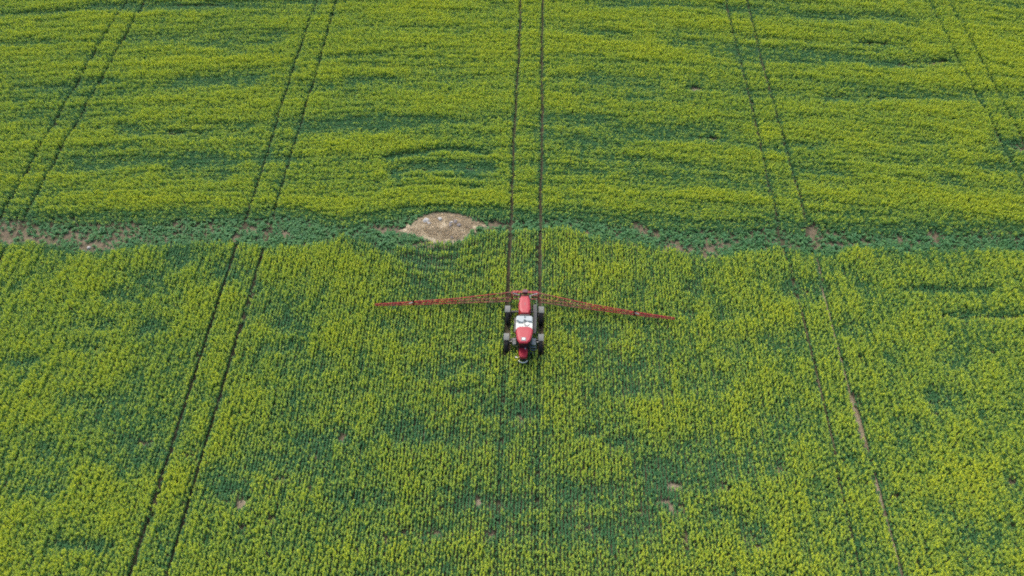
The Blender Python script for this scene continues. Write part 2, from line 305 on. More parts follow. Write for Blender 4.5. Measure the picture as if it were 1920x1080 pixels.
BRIGHT_PATCHES = [
    (-39.6,62.3,9.95,0.93,0.5),(19,64,3.32,1.26,0.3),(29.6,64.7,6.65,1.43,0.4),(42.1,64.5,8.83,1.58,0.45),(-17.1,72.6,4.73,1.25,0.4),
    (-37.4,86.9,7.16,1.3,0.4),(22.8,96.1,4.09,0.96,0.5),(-23.5,62.3,4.41,1.55,0.35),(-6.3,70.3,4.07,0.35,0.6),(-19.5,58.7,4.29,1.03,0.4),
    (-22.1,55,4.69,1.74,0.35),(-28.9,48.8,2.98,1.89,0.3),(52.8,90.7,7.87,4.46,0.35),(43.3,79.1,12.2,2.9,0.25),(32.1,66.4,5.61,1.63,0.3),
    (-23.5,36.4,2.68,3.06,0.2),(-34.5,29.3,2.52,1.79,0.3),(-4.5,33.5,5.19,1.92,0.25),(12.3,38,2.69,2.6,0.25),(37.1,33.3,3.42,1.9,0.12),
    (29.8,93.4,9.37,0.93,0.4),(-16.2,44.3,2.87,2.34,0.3),(10.2,55.3,5.19,1.73,0.25),(-45.1,46.4,2.45,3.05,0.2),]
STRIP_FAR_EDGE = [
    (-70.1,59.9),(-53.7,60.3),(-48.7,60.2),(-42.6,60),(-35.7,60.7),(-29.2,61.1),(-24.2,61.9),(-21,61.2),(-18.2,60.5),(-15.6,61.4),(-12.4,62.2),
    (-8.6,62.8),(-4.7,62.8),(-1.4,62.2),(3.5,62.3),(6.2,61.9),(11.6,61.6),(15.9,61.2),(22.4,61.4),(29.9,61.4),(38.5,61.3),(50.2,61.4),(70.5,61.8),]
STRIP_NEAR_EDGE = [
    (-67.5,55.1),(-51.9,55.8),(-47.8,56.4),(-44.3,55.5),(-39,55.5),(-36,56.3),(-33.5,56.6),(-28.7,56.8),(-25.5,56.7),(-22.3,56.4),(-18.3,58.1),
    (-15.1,57.6),(-13.3,56.4),(-10.3,57.3),(-7.6,57.4),(-5,58.4),(-2.4,59.2),(0.8,59.3),(4,59.7),(6.1,58.7),(11.4,57.9),(15.5,56.8),(18.5,56.2),
    (21.8,57.3),(26,57.6),(28.5,56.8),(32.4,58.1),(37.5,57.6),(42.8,58.1),(49.1,58.1),(68.9,58.6),]
# ------------------------------------------------------------------ ground noise shared by soil and crop
def value_noise(x, y, seed):
    xi, yi = np.floor(x).astype(np.int64), np.floor(y).astype(np.int64)
    fx, fy = x - xi, y - yi
    fx, fy = fx * fx * (3 - 2 * fx), fy * fy * (3 - 2 * fy)
    def h(a, b):
        n = (a * 374761393 + b * 668265263 + seed * 974711) & 0xffffffff
        n = ((n ^ (n >> 13)) * 1274126177) & 0xffffffff
        return ((n ^ (n >> 16)) & 0xffff) / 65535.0
    return (h(xi, yi) * (1 - fx) + h(xi + 1, yi) * fx) * (1 - fy) + (h(xi, yi + 1) * (1 - fx) + h(xi + 1, yi + 1) * fx) * fy

def fbm(x, y, seed, octs=3, gain=0.5):
    t = np.zeros_like(x); a = 1.0; s = 0.0
    for k in range(octs):
        c, sn = math.cos(0.6 * k + seed), math.sin(0.6 * k + seed)
        u, v = (x * c - y * sn, x * sn + y * c) if k else (x, y)
        t += a * value_noise(u * 2 ** k + 17.3 * k, v * 2 ** k - 9.1 * k, seed + k); s += a; a *= gain
    return t / s

def ground_z(x, y):
    return (fbm(x * 0.25, y * 0.25, 3) - 0.5) * 0.12

def seg_field(x, y, table, sharp=1.0):
    out = np.zeros_like(x)
    for x0, y0, x1, y1, w, s in table:
        dx, dy = x1 - x0, y1 - y0
        L2 = dx * dx + dy * dy + 1e-9
        m = (x > min(x0, x1) - 4 * w) & (x < max(x0, x1) + 4 * w) & (y > min(y0, y1) - 4 * w) & (y < max(y0, y1) + 4 * w)
        if not m.any():
            continue
        t = np.clip(((x[m] - x0) * dx + (y[m] - y0) * dy) / L2, 0, 1)
        d = np.hypot(x[m] - x0 - t * dx, y[m] - y0 - t * dy) / w
        out[m] = np.maximum(out[m], s * np.clip((2.0 - d) / 1.3, 0, 1))
    return out

def ell_field(x, y, table):
    out = np.zeros_like(x)
    for cx, cy, rx, ry, s in table:
        m = (np.abs(x - cx) < 2.2 * rx) & (np.abs(y - cy) < 2.2 * ry)
        d = np.hypot((x[m] - cx) / rx, (y[m] - cy) / ry)
        out[m] = np.maximum(out[m], s * np.clip(1.7 - d, 0, 1))
    return out

MOUND = (-8.15, 60.0, 4.0, 1.9)                       # centre and half axes of the bare mound
MOUND_EDGE = [(-12.4, 59.35), (-11.5, 60.25), (-10.6, 61.2), (-9.6, 61.75), (-8.4, 61.95), (-7.0, 61.75), (-5.8, 61.2), (-5.1, 60.6),
              (-3.9, 60.35), (-4.9, 60.0), (-5.6, 59.3), (-6.3, 58.6), (-7.2, 58.1), (-8.3, 58.0), (-9.6, 58.3), (-10.4, 58.8), (-11.3, 59.1)]

def in_poly(x, y, poly):
    c = np.zeros(x.shape, bool)
    n = len(poly)
    for i in range(n):
        x0, y0 = poly[i]; x1, y1 = poly[(i + 1) % n]
        hit = ((y0 > y) != (y1 > y)) & (x < (x1 - x0) * (y - y0) / (y1 - y0 + 1e-12) + x0)
        c ^= hit
    return c

# wheel tracks: x, half gap, (y range), how bare the rut is, regrown share
TRACKS = [(-1.47, 0.17, 45.0, 140, 0.0), (1.5, 0.17, 45.0, 140, 0.0), (-1.47, 0.12, 0, 45.0, 0.7), (1.45, 0.12, 0, 45.0, 0.7),
          (-28.4, 0.155, 0, 140, 0.38), (-25.65, 0.155, 0, 140, 0.38), (-53.45, 0.175, 0, 140, 0.3), (-50.95, 0.175, 0, 140, 0.3),
          (25.6, 0.16, 57, 140, 0.3), (28.3, 0.16, 57, 140, 0.3), (25.6, 0.13, 0, 57, 0.5), (28.35, 0.13, 0, 57, 0.5), (28.4, .2, 29.5, 33, .08), (28.4, .22, 36.5, 41, .06),
          (52.2, 0.15, 57, 140, 0.55), (54.8, 0.15, 57, 140, 0.55), (52.2, 0.1, 0, 57, 0.7), (54.8, 0.1, 0, 57, 0.7),
          (-80.0, 0.14, 0, 140, 0.2), (-77.4, 0.14, 0, 140, 0.2), (79.0, 0.14, 0, 140, 0.2), (81.6, 0.14, 0, 140, 0.2)]

def track_x(x0, y):
    return x0 + 0.07 * np.sin(y * 0.17 + x0) + 0.025 * np.sin(y * 0.7 + 2 * x0)

# ------------------------------------------------------------------ ground: one sheet to the horizon
def build_ground():
    bm = bmesh.new()
    xs = [-3000, -1200, -500, -220] + [v for v in range(-120, 121, 2)] + [220, 500, 1200, 3000]
    ys = [-3000, -1200, -500, -150, -40] + [v for v in range(0, 151, 2)] + [220, 500, 1200, 3000]
    X, Y = np.meshgrid(np.array(xs, float), np.array(ys, float))
    Z = ground_z(X, Y)
    vs = [[bm.verts.new((X[j, i], Y[j, i], Z[j, i])) for i in range(len(xs))] for j in range(len(ys))]
    for j in range(len(ys) - 1):
        for i in range(len(xs) - 1):
            bm.faces.new((vs[j][i], vs[j][i + 1], vs[j + 1][i + 1], vs[j + 1][i]))
    tag(obj('field', bm, M_SOIL, smooth=True), kind='structure')

def build_tracks():
    for x0 in sorted({t[0] for t in TRACKS if abs(t[0]) < 70 and t[0] != 28.4}):
        spans = [t for t in TRACKS if t[0] == x0]
        y0, y1 = max(14, min(t[2] for t in spans)), min(125, max(t[3] for t in spans))
        bm = bmesh.new()
        ys = np.arange(y0, y1 + 0.5, 0.5)
        prev = None
        for y in ys:
            cx = float(track_x(x0, y))
            w = 0.26 + 0.05 * math.sin(y * 1.3 + x0)
            row = []
            for u, dz in ((-w, 0.02), (-0.12, 0.012), (0.12, 0.012), (w, 0.02)):
                gx = np.array([cx + u]); gy = np.array([float(y)])
                row.append(bm.verts.new((cx + u, y, float(ground_plane(gx, gy)[0]) + dz)))
            if prev:
                for i in range(3):
                    bm.faces.new((prev[i], prev[i + 1], row[i + 1], row[i]))
            prev = row
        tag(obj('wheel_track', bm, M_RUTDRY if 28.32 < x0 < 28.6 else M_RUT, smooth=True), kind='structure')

def ground_plane(x, y):
    """height of the ground sheet itself (bilinear between its 2 m vertices)"""
    gx, gy = np.floor(x / 2) * 2, np.floor(y / 2) * 2
    fx, fy = (x - gx) / 2, (y - gy) / 2
    z = (ground_z(gx, gy) * (1 - fx) + ground_z(gx + 2, gy) * fx) * (1 - fy) + (ground_z(gx, gy + 2) * (1 - fx) + ground_z(gx + 2, gy + 2) * fx) * fy
    return z + 0.006

def mound_h(x, y):
    d = np.hypot((x - MOUND[0]) / 4.4, (y - MOUND[1]) / 2.3)
    return np.clip(1 - d, 0, 1) ** 0.8 * 0.36 * (0.75 + 0.5 * fbm(x * 0.9, y * 0.9, 21))

DRY_PATCHES = [(-21.7, 29.35, .30, .36), (-21.1, 29.64, .14, .15), (12.4, 31.93, .5, .26), (11.7, 30.55, .4, .16), (12.05, 30.14, .16, .26), (19.7, 83.2, .6, .32), (20.5, 74.2, .45, .28), (-3.1, 30.1, .2, .28)]

def build_dry_patches():
    for k, (px, py, rx, ry) in enumerate(DRY_PATCHES):
        bm = bmesh.new()
        vs = []
        for i in range(20):
            a = 6.2832 * i / 20
            s = 1.25 + .22 * math.sin(3 * a + k) + .15 * math.sin(5 * a + 2 * k)
            x, y = px + rx * s * math.cos(a), py + ry * s * math.sin(a)
            vs.append(bm.verts.new((x, y, float(ground_plane(np.array([x]), np.array([y]))[0]) + .008)))
        c = bm.verts.new((px, py, float(ground_plane(np.array([px]), np.array([py]))[0]) + .035))
        for i in range(20):
            bm.faces.new((vs[i], vs[(i + 1) % 20], c))
        tag(obj('bare_soil', bm, M_RUTDRY, smooth=True), kind='structure')

def build_mound():
    bm = bmesh.new()
    n = len(MOUND_EDGE)
    rings = 14
    cx, cy = MOUND[0], MOUND[1]
    # finer outline
    edge = []
    for i in range(n):
        a, b = MOUND_EDGE[i], MOUND_EDGE[(i + 1) % n]
        for k in range(5):
            t = k / 5
            edge.append((a[0] + (b[0] - a[0]) * t, a[1] + (b[1] - a[1]) * t))
    m = len(edge)
    prev = None
    for r in range(rings):
        s = 1.12 * (1 - r / rings)
        row = []
        for i, (ex, ey) in enumerate(edge):
            j = 1 + 0.06 * math.sin(i * 1.7) * (1 if r == 0 else 0.5)
            x, y = cx + (ex - cx) * s * j, cy + (ey - cy) * s * j
            ax, ay = np.array([x]), np.array([y])
            z = float(ground_plane(ax, ay)[0]) + (-0.05 if r == 0 else 0.02) + float(mound_h(ax, ay)[0])
            z += 0.10 * (float(fbm(ax * 2.2, ay * 2.2, 33)[0]) - 0.5) * (r > 0)
            row.append(bm.verts.new((x, y, z)))
        if prev:
            for i in range(m):
                bm.faces.new((prev[i], prev[(i + 1) % m], row[(i + 1) % m], row[i]))
        prev = row
    bm.faces.new(prev)
    tag(obj('mound', bm, M_MOUND, smooth=True), kind='structure')

# ------------------------------------------------------------------ crop plants (sources for the scatter)
class PM:
    def __init__(s): s.v, s.f, s.m = [], [], []
    def quad(s, a, b, c, d, mi):
        i = len(s.v); s.v += [a, b, c, d]; s.f.append((i, i + 1, i + 2, i + 3)); s.m.append(mi)
    def leaf(s, p, ang, L, w, rise, droop, mi=0):
        ca, sa = math.cos(ang), math.sin(ang)
        i = len(s.v)
        for t, ww in ((0, .25), (.35, 1), (.7, .9), (1, .15)):
            cx, cy = p[0] + ca * L * t, p[1] + sa * L * t
            z = p[2] + rise * t - droop * t * t
            s.v += [(cx - sa * w * ww, cy + ca * w * ww, z), (cx + sa * w * ww, cy - ca * w * ww, z)]
        for k in range(3):
            s.f.append((i + 2 * k, i + 2 * k + 1, i + 2 * k + 3, i + 2 * k + 2)); s.m.append(mi)
    def stem(s, a, b, r, mi=1):
        i = len(s.v)
        for p, q in ((a, r), (b, r * .5)):
            for k in range(3):
                s.v.append((p[0] + q * math.cos(2.1 * k), p[1] + q * math.sin(2.1 * k), p[2]))
        for k in range(3):
            s.f.append((i + k, i + (k + 1) % 3, i + 3 + (k + 1) % 3, i + 3 + k)); s.m.append(mi)
    def mesh(s, name):
        me = bpy.data.meshes.new(name)
        me.from_pydata(s.v, [], s.f)
        for m in PLANT_MATS:
            me.materials.append(m)
        me.polygons.foreach_set('material_index', s.m)
        me.update()
        return me

def rape_plant(level, R):
    """a short length of drill row (along Y): level 0 leafy without flowers ... 3 in full flower"""
    p = PM()
    H = (0.70, 0.80, 0.87, 0.92)[level]
    for k in range((12, 9, 8, 7)[level]):
        z = R.uniform(.2, .74) * H
        p.leaf((R.uniform(-.03, .03), R.uniform(-.08, .08), z), R.uniform(0, 6.28), R.uniform(.07, .135), R.uniform(.024, .04),
               R.uniform(.03, .13), R.uniform(.03, .13))
    nst = 4
    for k in range(nst):
        ys = -.09 + .18 * (k + R.uniform(.1, .9)) / nst
        top = (R.uniform(-.032, .032), ys, H * R.uniform(.88, 1.08))
        mid = (top[0] * .5, top[1] * .8, H * .45)
        p.stem((top[0] * .2, top[1] * .5, 0), mid, .011, 0); p.stem(mid, top, .008)
        for q in range(2):
            p.leaf((mid[0], mid[1], H * R.uniform(.5, .85)), R.uniform(0, 6.28), R.uniform(.06, .11), R.uniform(.012, .024), .05, .03, 0 if level < 2 else 1)
        nf = (0, 3, 6, 10)[level]
        for q in range(nf):
            t = (q + R.uniform(0, 1)) / nf; rr = .034 * (1 - .5 * t)
            an = R.uniform(0, 6.28); s = R.uniform(.020, .030)
            c = Vector((top[0] + rr * math.cos(an), top[1] + rr * math.sin(an), top[2] - .20 + .20 * t))
            nrm = Vector((math.cos(an) * R.uniform(.3, 1.0), math.sin(an) * R.uniform(.3, 1.0), R.uniform(.6, 1.4))).normalized()
            u = nrm.orthogonal().normalized(); v = nrm.cross(u)
            p.quad(c + (u + v * .2) * s, c + (v - u * .2) * s, c - (u + v * .2) * s, c - (v - u * .2) * s, 2)
        for q in range((4, 4, 3, 2)[level]):        # green buds and young leaves at the tip
            p.leaf((top[0], top[1], top[2] - .04), R.uniform(0, 6.28), R.uniform(.04, .07), R.uniform(.011, .018), .06, .01, 0 if level == 0 else 1)
    return p

def young_plant(R):
    p = PM()
    H = R.uniform(.26, .4)
    for k in range(12):
        p.leaf((R.uniform(-.03, .03), R.uniform(-.03, .03), R.uniform(.06, .8) * H), R.uniform(0, 6.28), R.uniform(.12, .22), R.uniform(.035, .06),
               R.uniform(.05, .14), R.uniform(.04, .14))
    p.stem((0, 0, 0), (0, 0, H), .012, 0)
    return p

def straw_tuft(R):
    p = PM()
    for k in range(22):
        a = R.uniform(0, 6.28); b = (R.uniform(-.12, .12), R.uniform(-.12, .12), 0)
        L = R.uniform(.12, .3)
        p.leaf(b, a, L, R.uniform(.006, .014), R.uniform(.02, .16), .04, 3)
    return p

SOURCES = bpy.data.collections.new('plant_sources')
def source_set(name, makers):
    col = bpy.data.collections.new(name)
    for i, mk in enumerate(makers):
        col.objects.link(bpy.data.objects.new('%s_plant_%02d' % (name, i), mk.mesh(name + '_plant')))
    return col

def scatter(name, col, co, rot, scl, idx, tint, label, cat):
    n = len(co)
    me = bpy.data.meshes.new(name)
    me.vertices.add(n)
    me.vertices.foreach_set('co', co.astype(np.float32).ravel())
    for nm, tp, arr in (('rot', 'FLOAT_VECTOR', rot), ('scl', 'FLOAT_VECTOR', scl), ('tint', 'FLOAT', tint)):
        at = me.attributes.new(nm, tp, 'POINT')
        at.data.foreach_set('vector' if tp == 'FLOAT_VECTOR' else 'value', arr.astype(np.float32).ravel())
    at = me.attributes.new('pick', 'INT', 'POINT')
    at.data.foreach_set('value', idx.astype(np.int32))
    me.update()
    o = link(bpy.data.objects.new(name, me))
    ng = bpy.data.node_groups.new(name + '_scatter', 'GeometryNodeTree')
    ng.interface.new_socket('Geometry', in_out='INPUT', socket_type='NodeSocketGeometry')
    ng.interface.new_socket('Geometry', in_out='OUTPUT', socket_type='NodeSocketGeometry')
    N, Lk = ng.nodes, ng.links
    gi, go = N.new('NodeGroupInput'), N.new('NodeGroupOutput')
    ip = N.new('GeometryNodeInstanceOnPoints')
    ci = N.new('GeometryNodeCollectionInfo')
    ci.inputs['Collection'].default_value = col
    ci.inputs['Separate Children'].default_value = True
    ci.inputs['Reset Children'].default_value = True
    def attr(nm, dt):
        a = N.new('GeometryNodeInputNamedAttribute'); a.data_type = dt; a.inputs['Name'].default_value = nm
        return a.outputs['Attribute']
    Lk.new(gi.outputs[0], ip.inputs['Points'])
    Lk.new(ci.outputs[0], ip.inputs['Instance'])
    ip.inputs['Pick Instance'].default_value = True
    Lk.new(attr('pick', 'INT'), ip.inputs['Instance Index'])
    er = N.new('FunctionNodeEulerToRotation')
    Lk.new(attr('rot', 'FLOAT_VECTOR'), er.inputs[0])
    Lk.new(er.outputs[0], ip.inputs['Rotation'])
    Lk.new(attr('scl', 'FLOAT_VECTOR'), ip.inputs['Scale'])
    Lk.new(ip.outputs[0], go.inputs[0])
    md = o.modifiers.new('scatter', 'NODES'); md.node_group = ng
    tag(o, label, cat, kind='stuff')
    return o

def rots(n, tilt):
    return np.stack([rng.normal(0, tilt, n), rng.normal(0, tilt, n), rng.uniform(0, 6.283, n)], 1)

def row_bend(x, y):
    return 0.0014 * (x + 8) ** 2 - 2.2 * np.exp(-((x + 8.2) / 7.5) ** 2) * np.exp(-np.clip(y - 61.5, 0, 99) / 6.0)

def row_to_y(x, v):
    y = v - row_bend(x, v)
    for _ in range(6):
        y = v - row_bend(x, y)
    return y

def plant_field():
    DR, DA = 0.275, 0.125                                # drill row spacing, spacing along a row
    def grid(u0, u1, v0, v1):
        U, V = np.meshgrid(np.arange(u0, u1, DR), np.arange(v0, v1, DA))
        return U.ravel(), V.ravel()
    # near side: rows run away from the camera
    U, V = grid(-84, 82, 15, 64)
    Xn = U + rng.normal(0, .022, U.size); Yn = V + rng.uniform(-DA * .6, DA * .6, U.size)
    # far side: rows run across, bending round the mound
    V2, U2 = grid(55, 136, -84, 82)
    Xf = U2 + rng.uniform(-DA * .6, DA * .6, U2.size); Yf = row_to_y(Xf, V2) + rng.normal(0, .03, U2.size)
    X = np.concatenate([Xn, Xf]); Y = np.concatenate([Yn, Yf])
    rown = np.concatenate([np.round(U / DR), np.round(V2 / DR) + 5000]); along = np.concatenate([Yn, Xf])
    side_far = np.concatenate([np.zeros(U.size, bool), np.ones(U2.size, bool)])
    fe = np.array(STRIP_FAR_EDGE); ne = np.array(STRIP_NEAR_EDGE)
    border = np.interp(X, fe[:, 0], fe[:, 1]) - 1.1
    half = 30 + (Y - 15) * 0.5 + 8                       # what the camera sees, with a margin
    k = (np.abs(X) < np.minimum(half, 84)) & (side_far == (Y > border)) & (Y < 120)
    X, Y, rown, along, side_far = X[k], Y[k], rown[k], along[k], side_far[k]
    wob = (fbm(X * 0.5, Y * 0.5, 71) - 0.5) * 1.2
    yf = np.interp(X, fe[:, 0], fe[:, 1]) + wob * .6; yn = np.interp(X, ne[:, 0], ne[:, 1]) + wob
    far_side = Y > 58.5
    # patchiness of the bloom: long east-west streaks beyond the strip, rounder clumps on the near side
    yr = Y + row_bend(X, Y)
    nf = .55 * fbm(X * 0.055, yr * 0.62, 5, 3, .6) + .45 * fbm(X * .16, yr * 1.5, 6, 2, .6); nn = fbm(X * 0.30, Y * 0.26, 9, 4, .62)
    t = np.clip((Y - 55) / 8, 0, 1)
    n1 = nf * t + nn * (1 - t)
    n2 = fbm(X * 1.5, Y * 1.3, 15, 3, .7); n3 = fbm(X * 0.035, Y * 0.04, 29, 2)
    bloom = 0.515 + .02 * t - 0.08 * np.exp(-((X - 1) / 13) ** 2 - ((Y - 33) / 11) ** 2) + (n1 - 0.5) * (1.1 + .6 * t) + (n2 - 0.5) * 0.75 + (n3 - 0.5) * 0.3
    rn = (.6 * value_noise(rown, along * 0.3, 47) + .4 * value_noise(rown + 900, along * 1.1, 48) - .5) * 1.15 + .5             # drill rows: each row thickens and thins along its own length
    bloom += (rn - 0.5) * 0.62
    green = seg_field(X, Y, GREEN_STREAKS)
    jag = 0.7 + 0.6 * fbm(X * 1.3, Y * 1.8, 41, 2)
    bloom += ell_field(X, Y, BRIGHT_PATCHES) * 0.7
    bloom -= np.clip(green * jag, 0, 1) * 0.58
    gaps = seg_field(X, Y, ROW_GAPS)
    bloom -= gaps * .8
    strip = (Y < yf) & (Y > yn)
    bare = np.minimum(ell_field(X, Y, BARE_PATCHES) * (0.3 + 1.1 * fbm(X * 1.6, Y * 1.6, 55, 2)) * np.where(strip, 1.05, 1.0), .95)
    margin = strip & (yf - Y < 0.5 + 1.3 * fbm(X * .4, Y * .4, 77, 2))                     # taller dark plants along the far edge of the strip
    edge_d = np.where(Y > 58.5, Y - yf, yn - Y)             # distance outside the strip
    bloom -= np.where(edge_d > 0, .42 * (1 - .7 * np.exp(-((X + 8.2) / 5) ** 4)) * np.exp(-np.clip(edge_d, 0, 50) / .8), 0)
    keep = rng.uniform(0, 1, X.size) > bare
    for px, py, rx, ry in DRY_PATCHES:
        keep &= np.hypot((X - px) / (rx * 1.05), (Y - py - .12) / (ry * 1.25)) > rng.uniform(.55, 1.15, X.size)
    keep &= ~in_poly((X - MOUND[0]) / 1.05 + MOUND[0], (Y + .12 - MOUND[1]) / 1.14 + MOUND[1], MOUND_EDGE)
    hscale = np.where(margin, .82, 1.0) * (1 - .25 * np.clip(green, 0, 1)) * (1 - .5 * np.clip(gaps, 0, 1)) * (1 - .5 * np.clip(ell_field(X, Y, BARE_PATCHES), 0, 1) * ~strip)
    for x0, hw, y0, y1, regrow in TRACKS:
        m = (Y >= y0) & (Y < y1)
        d = np.abs(X - track_x(x0, Y))
        inside = m & (d < hw)
        keep &= ~(inside & (rng.uniform(0, 1, X.size) > regrow))
        hscale = np.where(inside, 0.26 if y1 - y0 > 46 else 0.66, hscale)
        bloom = np.where(inside, bloom - 0.5, bloom)
        side = m & (d < hw + 0.18) & ~inside             # plants brushed by the wheels: lower, leafier
        bloom = np.where(side, bloom - 0.3 * (1 - regrow), bloom); hscale = np.where(side, hscale * (1 - .18 * (1 - regrow)), hscale)
    for wx in (-1.42, 1.68):                              # nothing stands under the sprayer's wheels
        keep &= ~((np.abs(X - wx) < 0.28) & (np.abs(Y - 46.7) < 2.6))
    # -------- flowering crop
    m = keep & (~strip | (margin & (rng.uniform(0, 1, X.size) < 1.0)))
    x, y, b = X[m], Y[m], bloom[m]
    b = np.where(margin[m], 0.02 + rng.uniform(-.1, .1, x.size), b)
    n = x.size
    lv = np.clip(np.floor(b * 3.6 + rng.normal(0, 1.15, n) + 0.25), 0, 3).astype(int)
    idx = lv * 3 + rng.integers(0, 3, n)
    z = ground_plane(x, y)
    sz = rng.uniform(.88, 1.12, n); hz = (.86 + .28 * np.clip(rn[m], 0, 1)) * sz * hscale[m] * rng.uniform(.92, 1.08, n) * np.clip(.84 + .2 * b, .8, 1.03)
    co = np.stack([x, y, z], 1); scl = np.stack([sz, sz, hz], 1)
    tint = np.clip(b * .85 + rng.normal(0, .22, n) + 0.03 + (fbm(x * .15, y * .15, 81, 2) - .5) * .5, 0, 1)
    R = random.Random(4)
    col = source_set('rapeseed', [rape_plant(l, R) for l in range(4) for _ in range(3)])
    ro = rots(n, .07)
    ro[:, 2] = rng.normal(0, .2, n) + np.pi * rng.integers(0, 2, n) + np.where(side_far[m], np.pi / 2, 0)
    scatter('rapeseed_crop', col, co, ro, scl, idx, tint,
            'rapeseed crop in patchy yellow flower and green leaf covering the field on both sides of the strip', 'rapeseed')
    # -------- low young plants in the strip
    m = strip & ~margin & keep & (rng.uniform(0, 1, X.size) < .58)
    x, y = X[m], Y[m]; n = x.size
    sz = rng.uniform(.75, 1.35, n) * (0.8 + .45 * fbm(x * .5, y * .5, 63, 2))
    R = random.Random(9)
    col2 = source_set('young_rape', [young_plant(R) for _ in range(4)])
    scatter('young_crop', col2, np.stack([x, y, ground_plane(x, y)], 1), rots(n, .15), np.stack([sz, sz, sz * rng.uniform(.9, 1.3, n)], 1),
            rng.integers(0, 4, n), np.clip(rng.normal(.15, .15, n), 0, 1),
            'low blue-green young plants growing thinly in the bare soil strip across the field', 'young plants')
    # -------- dry straw on the mound
    n = 1300
    x = rng.uniform(-12.6, -3.8, n); y = rng.uniform(57.9, 62.1, n)
    k = in_poly(x, y, MOUND_EDGE) & (rng.uniform(0, 1, n) < fbm(x * 1.2, y * 1.6, 91, 2) * 1.3)
    x, y = x[k], y[k]; n = x.size
    z = ground_plane(x, y) + mound_h(x, y)
    R = random.Random(5)
    col3 = source_set('straw', [straw_tuft(R) for _ in range(3)])
    s = rng.uniform(.8, 1.7, n)
    scatter('dry_grass', col3, np.stack([x, y, z], 1), rots(n, .2), np.stack([s, s, s], 1), rng.integers(0, 3, n), rng.uniform(0, 1, n),
            'dry straw-coloured grass lying over the bare oval mound', 'dry grass')

# ------------------------------------------------------------------ stones
def rock(x, y, r, mat, label, group, flat=.7, on_mound=True):
    bm = bmesh.new()
    bmesh.ops.create_icosphere(bm, subdivisions=2, radius=1.0)
    R = random.Random(int(x * 97 + y * 31))
    ph = [R.uniform(0, 6) for _ in range(6)]
    for v in bm.verts:
        k = 1 + .18 * math.sin(3 * v.co.x + ph[0]) + .15 * math.sin(4 * v.co.y + ph[1]) + .14 * math.sin(5 * v.co.z + ph[2])
        v.co = Vector((v.co.x * R.uniform(.95, 1.05) * 1.15, v.co.y * .9, v.co.z * flat)) * k * r
    o = obj('rock', bm, mat)
    ax, ay = np.array([x]), np.array([y])
    z = float(ground_plane(ax, ay)[0]) + (float(mound_h(ax, ay)[0]) + .02 if on_mound else 0)
    o.location = (x, y, z + r * flat * .35); o.rotation_euler = (0, 0, R.uniform(0, 6))
    tag(o, label, 'rock', group)

def build_rocks():
    g1 = 'stones on the bare mound'
    rock(-10.1, 60.75, .30, M_ROCK, 'largest cream white rock on the upper left of the bare mound', g1)
    rock(-8.67, 60.9, .20, M_ROCK, 'white rock on the bare mound just below its far rim', g1, 1.0)
    rock(-7.55, 60.45, .17, M_ROCK, 'small bright white rock beside dark stones in the middle of the mound', g1)
    rock(-9.75, 60.3, .17, M_ROCK, 'small cream rock just in front of the largest cream rock on the mound', g1, .6)
    rock(-7.1, 60.5, .24, M_ROCKD, 'dark grey rock right of the small white rock on the mound', g1)
    rock(-6.75, 60.1, .22, M_ROCKD, 'dark grey rock nearest the right end of the bare mound', g1)
    rock(-7.6, 60.05, .2, M_ROCKD, 'dark grey rock in front of the small bright white rock', g1)
    rock(-7.3, 58.5, .16, M_ROCKD, 'lone dark rock at the near edge of the bare mound', g1)
    g2 = 'pale stones on the soil strip'
    rock(-42.8, 58.2, .17, M_ROCK, 'pale stone in the middle of the young plants at the left of the soil strip', g2, .7, False)
    rock(-43.2, 56.15, .2, M_ROCK, 'pale stone on the near edge of the soil strip at the left', g2, .7, False)

